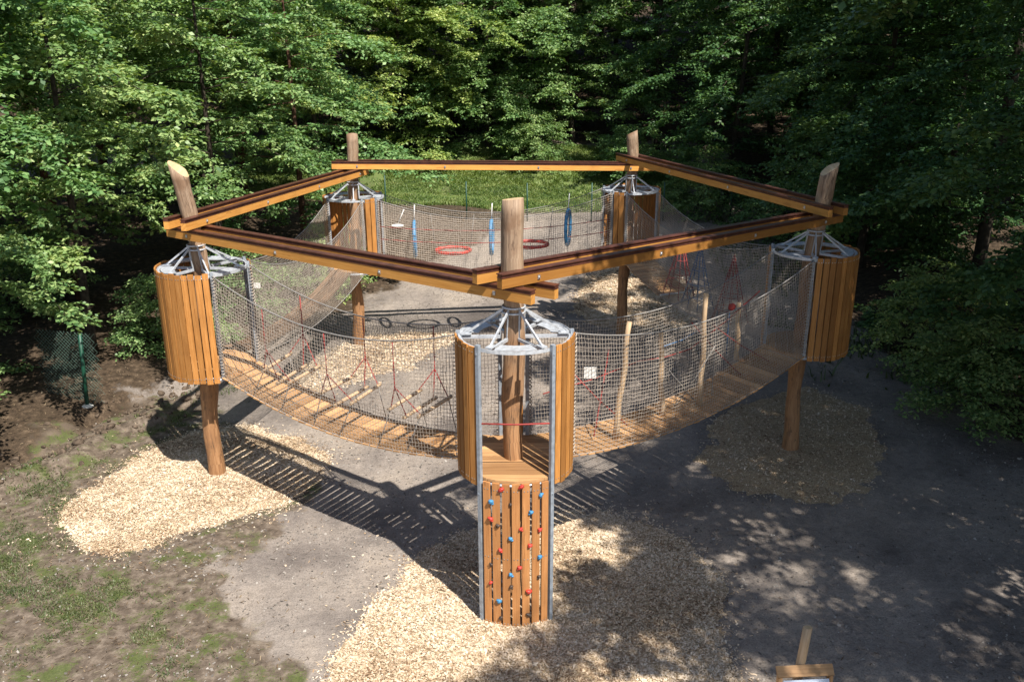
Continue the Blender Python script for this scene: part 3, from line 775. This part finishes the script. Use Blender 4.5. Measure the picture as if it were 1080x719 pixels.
V,Qd=chain(P0,P1,.1,ha,.11,.0045,lambda s:.0); add_np('wire_mesh',V,Qd,M['pgreen'],th)
th=thing('boundary_fence',(0,46,float(height(0,46))),'thin dark green wire fence on slim posts before the grassy bank','fence')
FY=45.5; fpx=[345,407,492,556,624,700,771,840,905]
FP=[]
for px in fpx:
    q=at_y(px,215,FY); z=float(height(q[0],FY)); FP.append(np.array([q[0],FY,z]))
    m=MB(); m.tube([(q[0],FY,z-.2),(q[0],FY,z+2.0)],.04,7); m.build('post',M['dgreen'],th)
for i in range(len(FP)-1):
    V,Qd=chain(FP[i],FP[i+1],.05,1.85,.16,.004,lambda s:0.); add_np('wire_mesh',V,Qd,M['dgreen'],th)
# info board at the lower edge
c=at_z(849,707,1.55); th=thing('info_board',(c[0],c[1],0),'timber information board with a sloping cap plank and a taller round post behind','sign')
sl=np.array([0,-.80,-.60]); sn=np.array([0,-.60,.80]); sx_=np.array([1,.06,0])/np.linalg.norm([1,.06,0])
m=MB(); m.boxc(c,sx_,sl,sn,.77,.15,.035); m.build('cap_plank',M['deck'],th)
pd=np.array([0,-.55,-.835]); pn=np.array([0,-.835,.55])
m=MB(); m.boxc(c+sl*.06+np.array([0,-.01,-.03])+pd*.42,sx_,pd,pn,.62,.80,.025,keep=True); m.build('panel',M['panelblue'],th)
for s_ in (-1,1):
    m=MB(); m.boxc(c+sx_*s_*.345+np.array([0,-.02,-.80]),sx_,(0,1,0),(0,0,1),.05,.10,1.5); m.build('side_post',M['deck'],th)
tp=at_y(852,661,c[1]+.13); bt=np.array([tp[0]-.22,c[1]+.10,0]); bt[0]=at_y(845,702,c[1]+.1)[0]-.12
m=MB(); m.tube([bt+(tp-bt)*i/8 for i in range(9)],[.066-.006*i/8 for i in range(9)],12,capm=1,slant=np.array([.1,-.2,0])); m.build('post',[M['pole'],M['end']],th)

# ------------------------------------------------------------------ trees
def leaves_on(twigs,leaf,step,r):
    """twigs: array (n,2,3) start,end -> quads"""
    C=[];D=[]
    for p,q in twigs:
        L=np.linalg.norm(q-p); n=max(3,int(L/step)); t_=(np.arange(n)+r.random(n)*.8)/n
        C.append(p+(q-p)*t_[:,None]); D.append(np.repeat(((q-p)/L)[None],n,0))
    C=np.vstack(C); D=np.vstack(D); n=len(C)
    side=np.cross(D,[0,0,1.]); side/=np.linalg.norm(side,axis=1,keepdims=True)+1e-6
    sg=np.where(np.arange(n)%2==0,1,-1)[:,None]
    a=D*r.uniform(.2,1,(n,1))+side*sg*r.uniform(.5,1,(n,1))+np.stack([r.normal(0,.25,n),r.normal(0,.25,n),r.normal(-.18,.28,n)],1)
    a/=np.linalg.norm(a,axis=1,keepdims=True)
    nr=np.array([0,0,1.])+r.normal(0,.42,(n,3)); w=np.cross(a,nr); w/=np.linalg.norm(w,axis=1,keepdims=True)+1e-6
    L=(leaf*r.uniform(.65,1.25,n))[:,None]; nn=np.cross(w,a)
    C=C+side*sg*L*.15+r.normal(0,.03,(n,3))
    V=np.stack([C,C+a*L*.5+w*L*.32+nn*L*.07,C+a*L,C+a*L*.5-w*L*.32+nn*L*.07],1).reshape(-1,3)
    return V,np.arange(4*n).reshape(-1,4)
def tree_proto(name,seed,H,Rc,z0,nl,leaf=.165,step=.056,trunk_r=.16,lmat='leaf',bmat='bark',tw=1.0,prof=None,label='',cat='tree'):
    r=np.random.default_rng(seed)
    root=thing(name,(0,0,0),label,cat)
    m=MB(); n=12; bend=r.normal(0,.25,2)
    tr=[np.array([bend[0]*math.sin(i/n*2.5),bend[1]*math.sin(i/n*2.1),-.3+(H+.3)*i/n]) for i in range(n+1)]
    m.tube(tr,[trunk_r*(1.25-.0*i if i==0 else 1-.85*i/n) for i in range(n+1)],8)
    twigs=[]
    for k in range(nl):
        f=(k+r.random())/nl; z=z0+(H-z0)*f**.95; az=k*2.399+r.normal(0,.35)
        pf=prof(f) if prof else (.55+.75*math.sin(math.pi*min(1,f*.9+.08))**1.0)*(1-.55*max(0,f-.6)/.4)
        Lb=Rc*pf*r.uniform(.6,1.15); el=r.uniform(.02,.45)+.5*max(0,f-.7)
        st=np.array([np.interp(z,[p[2] for p in tr],[p[0] for p in tr]),np.interp(z,[p[2] for p in tr],[p[1] for p in tr]),z])
        pts=[]
        for j in range(6):
            s=j/5; pts.append(st+np.array([math.cos(az+.25*s*math.sin(k)),math.sin(az+.25*s*math.sin(k)),0])*Lb*s+np.array([0,0,Lb*(math.tan(el)*s-(.42+.25*r.random())*s*s)]))
        m.tube(pts,[max(.008,trunk_r*.24*(1-f*.5)*(1-.9*j/5)) for j in range(6)],5,caps=False)
        nt=int(Lb*8.5*tw)+3
        for q in range(nt):
            s=(r.uniform(.32,1.0)**.6) if r.random()<.78 else r.uniform(.05,.4); P=np.array([np.interp(s*5,range(6),[p[c] for p in pts]) for c in range(3)])
            da=az+r.choice([-1,1])*r.uniform(.25,1.35); tl=r.uniform(.6,1.45)*(1.15-.5*s)*min(1,Rc/3)
            d=np.array([math.cos(da),math.sin(da),r.normal(-.14,.13)]); E=P+d*tl
            twigs.append((P,E))
            for u in (.4,.75):
                d2=d+np.array([*r.normal(0,.7,2),r.normal(-.1,.12)]); d2/=np.linalg.norm(d2); B=P+(E-P)*u; twigs.append((B,B+d2*tl*.5))
    m.build('trunk',M[bmat],root)
    V,Qd=leaves_on(twigs,leaf,step,r)
    # leaf tone: clumpy
    c=V.reshape(-1,4,3).mean(1); tone=.5+.28*ns(c[:,0]*1.1+c[:,2],c[:,1]*1.1-c[:,2]*.7,1.0,seed)+r.normal(0,.2,len(c))
    me=np_mesh('crown',V,Qd,np.clip(tone,0,1),(M[lmat],))
    o=bpy.data.objects.new('crown',me); COL.objects.link(o); o.parent=root
    return root
PRO={}
PRO['A']=tree_proto('beech_tree',1,13.5,5.0,4.6,24,tw=1.25)
PRO['B']=tree_proto('beech_tree',2,14.5,5.2,5.2,24,tw=1.25)
PRO['C']=tree_proto('beech_tree',3,12.5,4.7,2.2,25,tw=1.2,bmat='barkred')
PRO['F']=tree_proto('broad_tree',8,11,4.6,.5,36,tw=1.2)
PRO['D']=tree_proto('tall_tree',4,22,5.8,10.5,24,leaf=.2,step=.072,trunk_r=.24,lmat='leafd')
PRO['E']=tree_proto('bush',5,2.6,1.7,.15,34,leaf=.10,step=.045,trunk_r=.04,tw=1.2,cat='bush')
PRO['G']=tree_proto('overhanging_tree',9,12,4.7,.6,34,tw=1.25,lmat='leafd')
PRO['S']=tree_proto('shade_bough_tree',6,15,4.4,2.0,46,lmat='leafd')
used=set(); trg=random.Random(5)
def put(k,x,y,s,label,cat='tree',group=None,zs=1.0,name=None):
    o=PRO[k] if k not in used else copy_tree(PRO[k]); used.add(k)
    o.location=(x,y,float(height(x,y))-.05); o.rotation_euler=(0,0,trg.uniform(0,6.28)); o.scale=(s,s,s*zs)
    o['label']=label; o['category']=cat
    if group: o['group']=group
    return o
GE='trees along the sunlit forest edge'; GR='shaded trees on the right side'; GD='dark trees deep in the forest'
LEFT=[('B',-15.8,22.8,1.0,'leafy tree whose low boughs fill the picture edge above the green fence post'),
 ('A',-13.2,26.0,.95,'bright leafy beech standing behind the slatted left tower'),
 ('C',-15.8,31,1.1,'sunlit beech with a reddish trunk just left of the left tower post'),
 ('B',-10.8,32.0,.9,'light green beech above the sloping beam behind the left tower'),
 ('A',-19.5,29.5,1.15,'dark stemmed tree second from the left picture edge'),
 ('C',-8.9,37,1.0,'bright beech rising right behind the back left tower post'),
 ('B',-13.2,38,1.15,'tall beech behind the light green one at the sloping beam'),
 ('A',-11.5,53,1.2,'leafy beech behind the left half of the back beam'),
 ('C',-14,46,1.2,'beech in the second row behind the back left tower'),
 ('F',-1.5,58.5,1.15,'big beech whose boughs hang over the grassy bank behind the front post top'),
 ('F',4.2,59.5,1.1,'beech above the right end of the grassy bank'),
 ('F',-6.8,57.5,1.15,'beech rising behind the grassy bank left of the front post top')]
LEFT+=[('F',-16.4,21.4,.8,'low branched tree at the left picture edge, its bough lit in front of dark stems'),('F',-11.5,57,1.1,'dense tree at the left end of the grassy bank behind the back left tower'),('F',1.4,60.5,1.25,'dense tree behind the front post top at the upper picture edge'),('F',-4.2,60.5,1.3,'dense tree in the middle of the row above the grassy bank')]
RIGHT=[('G',15.0,21.6,1.0,'shaded leafy tree whose boughs overhang the path beside the right tower'),
 ('S',14.2,14.6,1.0,'tree whose twigs hang into the upper right corner'),
 ('G',17.2,28,1.1,'dark tree behind the overhanging boughs at the right picture edge'),
 ('S',15.0,37,1.15,'dark tree behind the slanting top of the right tower post'),
 ('S',12.0,49,1.2,'dark tree standing behind the beam between back right and right posts'),
 ('G',17.8,35.5,1.1,'dark low branched tree beyond the overhanging boughs at mid height of the right edge'),
 ('G',24.5,44,1.25,'dark tree filling the upper right edge behind the nearer boughs'),('G',21,50,1.2,'dark tree behind the slanting right post, far up the slope'),
 ('S',19.5,43,1.3,'large dark tree beyond the path end on the right'),
 ('S',9.5,58,1.2,'dark tree just right of the open forest floor gap')]
for k,x,y,s,l in LEFT: put(k,x,y,s,l,'tree',GE)
for k,x,y,s,l in RIGHT: put(k,x,y,s,l,'tree',GR)
for x,y,s in [(12.2,8.6,.95),(11.4,2.2,.95),(18,7,.95),(12.2,13.2,1.0),(12.8,19.2,1.0),(15.5,25.5,1.05),(17.5,32,1.05),(18,13,1.0)]:
    put('D',x,y,s,'tall tree beyond the right side of the clearing, seen only by its shade','tree','tall shade trees beyond the right picture edge')
deep=[]
for y,xs,j in ((35,(-22,-27),1),(44,(-16,-21,-26,22,27),1),(54,(-16.5,-16,-21,-27,16,21,28),1),(66,(-4,-9,-14,-19,-25,-32,15,20,26,33),1.5),(71,(-2,2.5,-8,-14,-21,-29,-36,7,12,18,25,33),1.5),(82,(-40,-30,-20,-12,-5,0,5,10,17,24,32,40),2)):
    for x in xs:
        k=rng.choice('ABC') if x<6 else rng.choice('SSB')
        put(k,x+rng.uniform(-j,j),y+rng.uniform(-1,1),rng.uniform(1.15,1.5),'dark leafy tree deep in the forest behind the front rows','tree',GD)
BU=[(-17.6,20.6,1.1,'bush at the left picture edge in front of the fence post'),
 (-11.2,27.6,1.0,'bush under the light green beech at the sloping beam'),(-9.6,31.0,1.1,'bush left of the back left tower'),(-7.6,34.5,1.0,'dark bush just behind the back left tower'),
 (-17.5,29.0,1.2,'dense bush between the green fence and the left tower'),(7.5,53,1.3,'sunlit bush on the bank behind the back right post'),(1.2,55.5,1.3,'bush at the upper edge of the grassy bank'),
 (12.6,21.5,1.1,'dark bush below the overhanging boughs beside the right tower'),(13.4,26,1.2,'dark bush by the path behind the right tower'),(9.8,47,1.4,'shaded bush beyond the fence behind the right back beam'),
 (13.5,42,1.5,'dark bush left of the path end')]
for x,y,s,l in BU: put('E',x,y,s,l,'bush','bushes round the clearing')

# ------------------------------------------------------------------ grass, litter, stones
def blades(P,hgt,r,w=.018):
    n=len(P); a=r.uniform(0,6.283,n); h=hgt*r.uniform(.4,1.2,n); lean=r.uniform(.2,1.7,n)
    d=np.stack([np.cos(a),np.sin(a),0*a],1); s=np.stack([-np.sin(a),np.cos(a),0*a],1)*w*r.uniform(.6,1.5,(n,1))
    t1=P+d*(h*lean*.35)[:,None]+np.array([0,0,1])*(h*.65)[:,None]; t2=P+d*(h*lean)[:,None]+np.array([0,0,1])*(h)[:,None]
    V=np.stack([P-s,P+s,t1+s*.7,t1-s*.7,t2+s*.15,t2-s*.15],1).reshape(-1,3); i=np.arange(n)*6
    Qd=np.vstack([np.stack([i,i+1,i+2,i+3],1),np.stack([i+3,i+2,i+4,i+5],1)])
    return V,Qd
def grass_obj(poly,n,hgt,thr,label,w,scale,mat='turf'):
    p=np.array(poly); x=nrg.uniform(p[:,0].min(),p[:,0].max(),n); y=nrg.uniform(p[:,1].min(),p[:,1].max(),n)
    v=fbm(x,y,scale,6)*1.3+fbm(x,y,scale*5,2,3)*.8+nrg.normal(0,.13,n)
    chip=np.zeros(n)-9
    for k in ('left','front'): chip=np.maximum(chip,sdf(x,y,CP[k]))
    ok=inpoly(x,y,poly)&(v>thr)&(chip<-.02+nrg.normal(0,.05,n)); x,y=x[ok],y[ok]
    V,Qd=blades(np.stack([x,y,height(x,y)-.01],1),hgt,nrg,w)
    tone=np.clip(.45+.3*ns(x,y,1.7,3)+nrg.normal(0,.2,len(x)),0,1)
    me=np_mesh('grass',V,Qd,np.concatenate([tone,tone]),(M[mat],))
    o=bpy.data.objects.new('grass',me); COL.objects.link(o); tag(o,label,'grass',kind='stuff')
grass_obj(pxpoly([(-60,760),(150,760),(190,690),(110,640),(40,600),(-60,560)]),90000,.05,.12,'patchy green grass at the lower left corner',.0065,.45)
grass_obj(pxpoly([(-60,560),(60,500),(175,430),(205,452),(90,520),(60,560),(120,590),(240,556),(310,538),(290,600),(225,640),(260,719),(150,740),(0,620)]),150000,.05,.34,'sparse grass tufts fringing the left wood chips',.0065,.6)
bp=[(-17,47.4),(9,47.4),(11,50),(8,56),(4,59),(-6,56),(-17,53)]
grass_obj(bp,240000,.16,-.30,'lush grass and weeds on the bank below the back trees',.024,.35,'grass')
grass_obj([(9,24),(12,22),(14,40),(16,52),(10,52),(9,46)],9000,.3,.25,'dark shaded weeds beside the path on the right',.03,.4)
rid=[tuple(E0+ED*t_+EN*o_) for t_,o_ in ((-6,-1.6),(9,-1.0),(9,.1),(-6,.2))]
grass_obj(rid,30000,.08,.10,'bright green grass along the dirt ridge at the left',.010,.6)
# twigs, dry leaves and pebbles
n=42000; x=nrg.uniform(-14,14,n); y=nrg.uniform(9,46,n); w=nrg.random(n)
ok=(sstep(-1,1,sdf(x,y,EARTH))*.8+sstep(-.5,1,edge_d(x,y))*.9+sstep(9,13,x)*.5+.06+.10*(fbm(x,y,.5,3)>.15))>w; x,y=x[ok],y[ok]
V,Qd=scatter_quads(np.stack([x,y,height(x,y)],1),.075,.016,.25,.015)
t=NT('dry litter'); r_=t.attr('rnd').outputs['Fac']; t.base(t.ramp(r_,[(0,(.04,.025,.015)),(.5,(.14,.09,.05)),(.9,(.24,.18,.11)),(1,(.32,.27,.2))])); t.set(Roughness=.9)
me=np_mesh('leaf_litter',V,Qd,nrg.random(len(Qd)),(t.m,)); o=bpy.data.objects.new('leaf_litter',me); COL.objects.link(o); tag(o,'dry leaves and twigs strewn over the soil','litter',kind='stuff')
n=60000; x=nrg.uniform(-9,13,n); y=9+36*nrg.random(n)**1.5
ok=(fbm(x,y,.6,41)+nrg.normal(0,.22,n)>.05)&(edge_d(x,y)<-.5); x,y=x[ok],y[ok]
sz=.012+.03*nrg.random(len(x))**3+.0006*y
V,Qd=scatter_quads(np.stack([x,y,height(x,y)],1),sz*1.3,sz,.35,.008)
t=NT('grit'); r_=t.attr('rnd').outputs['Fac']; t.base(t.ramp(r_,[(0,(.07,.06,.05)),(.45,(.19,.17,.15)),(.85,(.28,.25,.22)),(1,(.38,.35,.31))])); t.set(Roughness=.95)
me=np_mesh('gravel',V,Qd,nrg.random(len(Qd)),(t.m,)); o=bpy.data.objects.new('gravel',me); COL.objects.link(o); tag(o,'loose grit and crumbs on the grey trodden soil','gravel',kind='stuff')
m=MB()
for _ in range(420):
    t_=rng.uniform(-5.5,9); o_=rng.gauss(.35,.75); q=E0+ED*t_+EN*o_; sz=abs(rng.gauss(0,.045))+.025; m.rnd=rng.random()
    m.blob((q[0],q[1],float(height(q[0],q[1]))+sz*.25),sz*1.3,sz,sz*.75,rings=4,seg=6,ax=((math.cos(t_*7),math.sin(t_*7),.2),(-math.sin(t_*7),math.cos(t_*7),0),(0,0,1)))
o=m.build('dirt_clods',plain('dark earth clod',(.11,.082,.06),.95,0,.45,12,.1)); tag(o,'dark clods of earth along the dug ridge at the left','dirt',kind='stuff')
m=MB()
for _ in range(70):
    x,y=rng.uniform(-13,12),rng.uniform(9.3,40); 
    if rng.random()>.5: x=rng.uniform(-13,-3); y=rng.uniform(9.3,24)
    s=rng.uniform(.010,.024); m.rnd=rng.random(); m.blob((x,y,float(height(x,y))+s*.3),s*1.3,s,s*.7,rings=4,seg=6)
o=m.build('pebbles',plain('pale stone',(.42,.39,.35),.9)); tag(o,'pale pebbles scattered over the bare soil','pebbles',kind='stuff')

# ------------------------------------------------------------------ light, world, camera
az=math.atan2(-.826,.563); el=R(54.2)
S=Vector((math.cos(az)*math.cos(el),math.sin(az)*math.cos(el),math.sin(el)))
sun=bpy.data.lights.new('sun','SUN'); sun.energy=4.8; sun.angle=R(.53); sun.color=(1,.945,.86)
so=bpy.data.objects.new('sun',sun); COL.objects.link(so); so.rotation_euler=S.to_track_quat('Z','Y').to_euler(); so.location=(20,-20,40)
w=bpy.data.worlds.new('World'); sc.world=w; w.use_nodes=True
bg=w.node_tree.nodes['Background']; sky=w.node_tree.nodes.new('ShaderNodeTexSky'); sky.sky_type='NISHITA'; sky.sun_disc=False
sky.sun_elevation=el; sky.sun_rotation=math.pi/2-az; bg.inputs[1].default_value=.076
w.node_tree.links.new(sky.outputs[0],bg.inputs[0])
cam=bpy.data.cameras.new('camera'); co=bpy.data.objects.new('camera',cam); COL.objects.link(co); sc.camera=co
cam.sensor_fit='HORIZONTAL'; cam.sensor_width=36; cam.lens=36*CF/1080; cam.clip_end=1000; cam.clip_start=.1
cr,sr=math.cos(CROLL),math.sin(CROLL)
Xr=Vector((1,0,0)); Upv=Vector((0,math.sin(CT),math.cos(CT))); Fw=Vector((0,math.cos(CT),-math.sin(CT)))
Xc=cr*Xr+sr*Upv; Yc=-sr*Xr+cr*Upv
co.matrix_world=Matrix(((Xc.x,Yc.x,-Fw.x,0),(Xc.y,Yc.y,-Fw.y,0),(Xc.z,Yc.z,-Fw.z,CH),(0,0,0,1)))
sc.render.engine='CYCLES'
cy=sc.cycles; cy.max_bounces=5; cy.diffuse_bounces=2; cy.glossy_bounces=2; cy.transmission_bounces=3; cy.transparent_max_bounces=4
cy.caustics_reflective=False; cy.caustics_refractive=False; cy.use_denoising=True; cy.sample_clamp_indirect=4
sc.view_settings.view_transform='Standard'; sc.view_settings.look='None'; sc.view_settings.exposure=.84; sc.view_settings.gamma=1
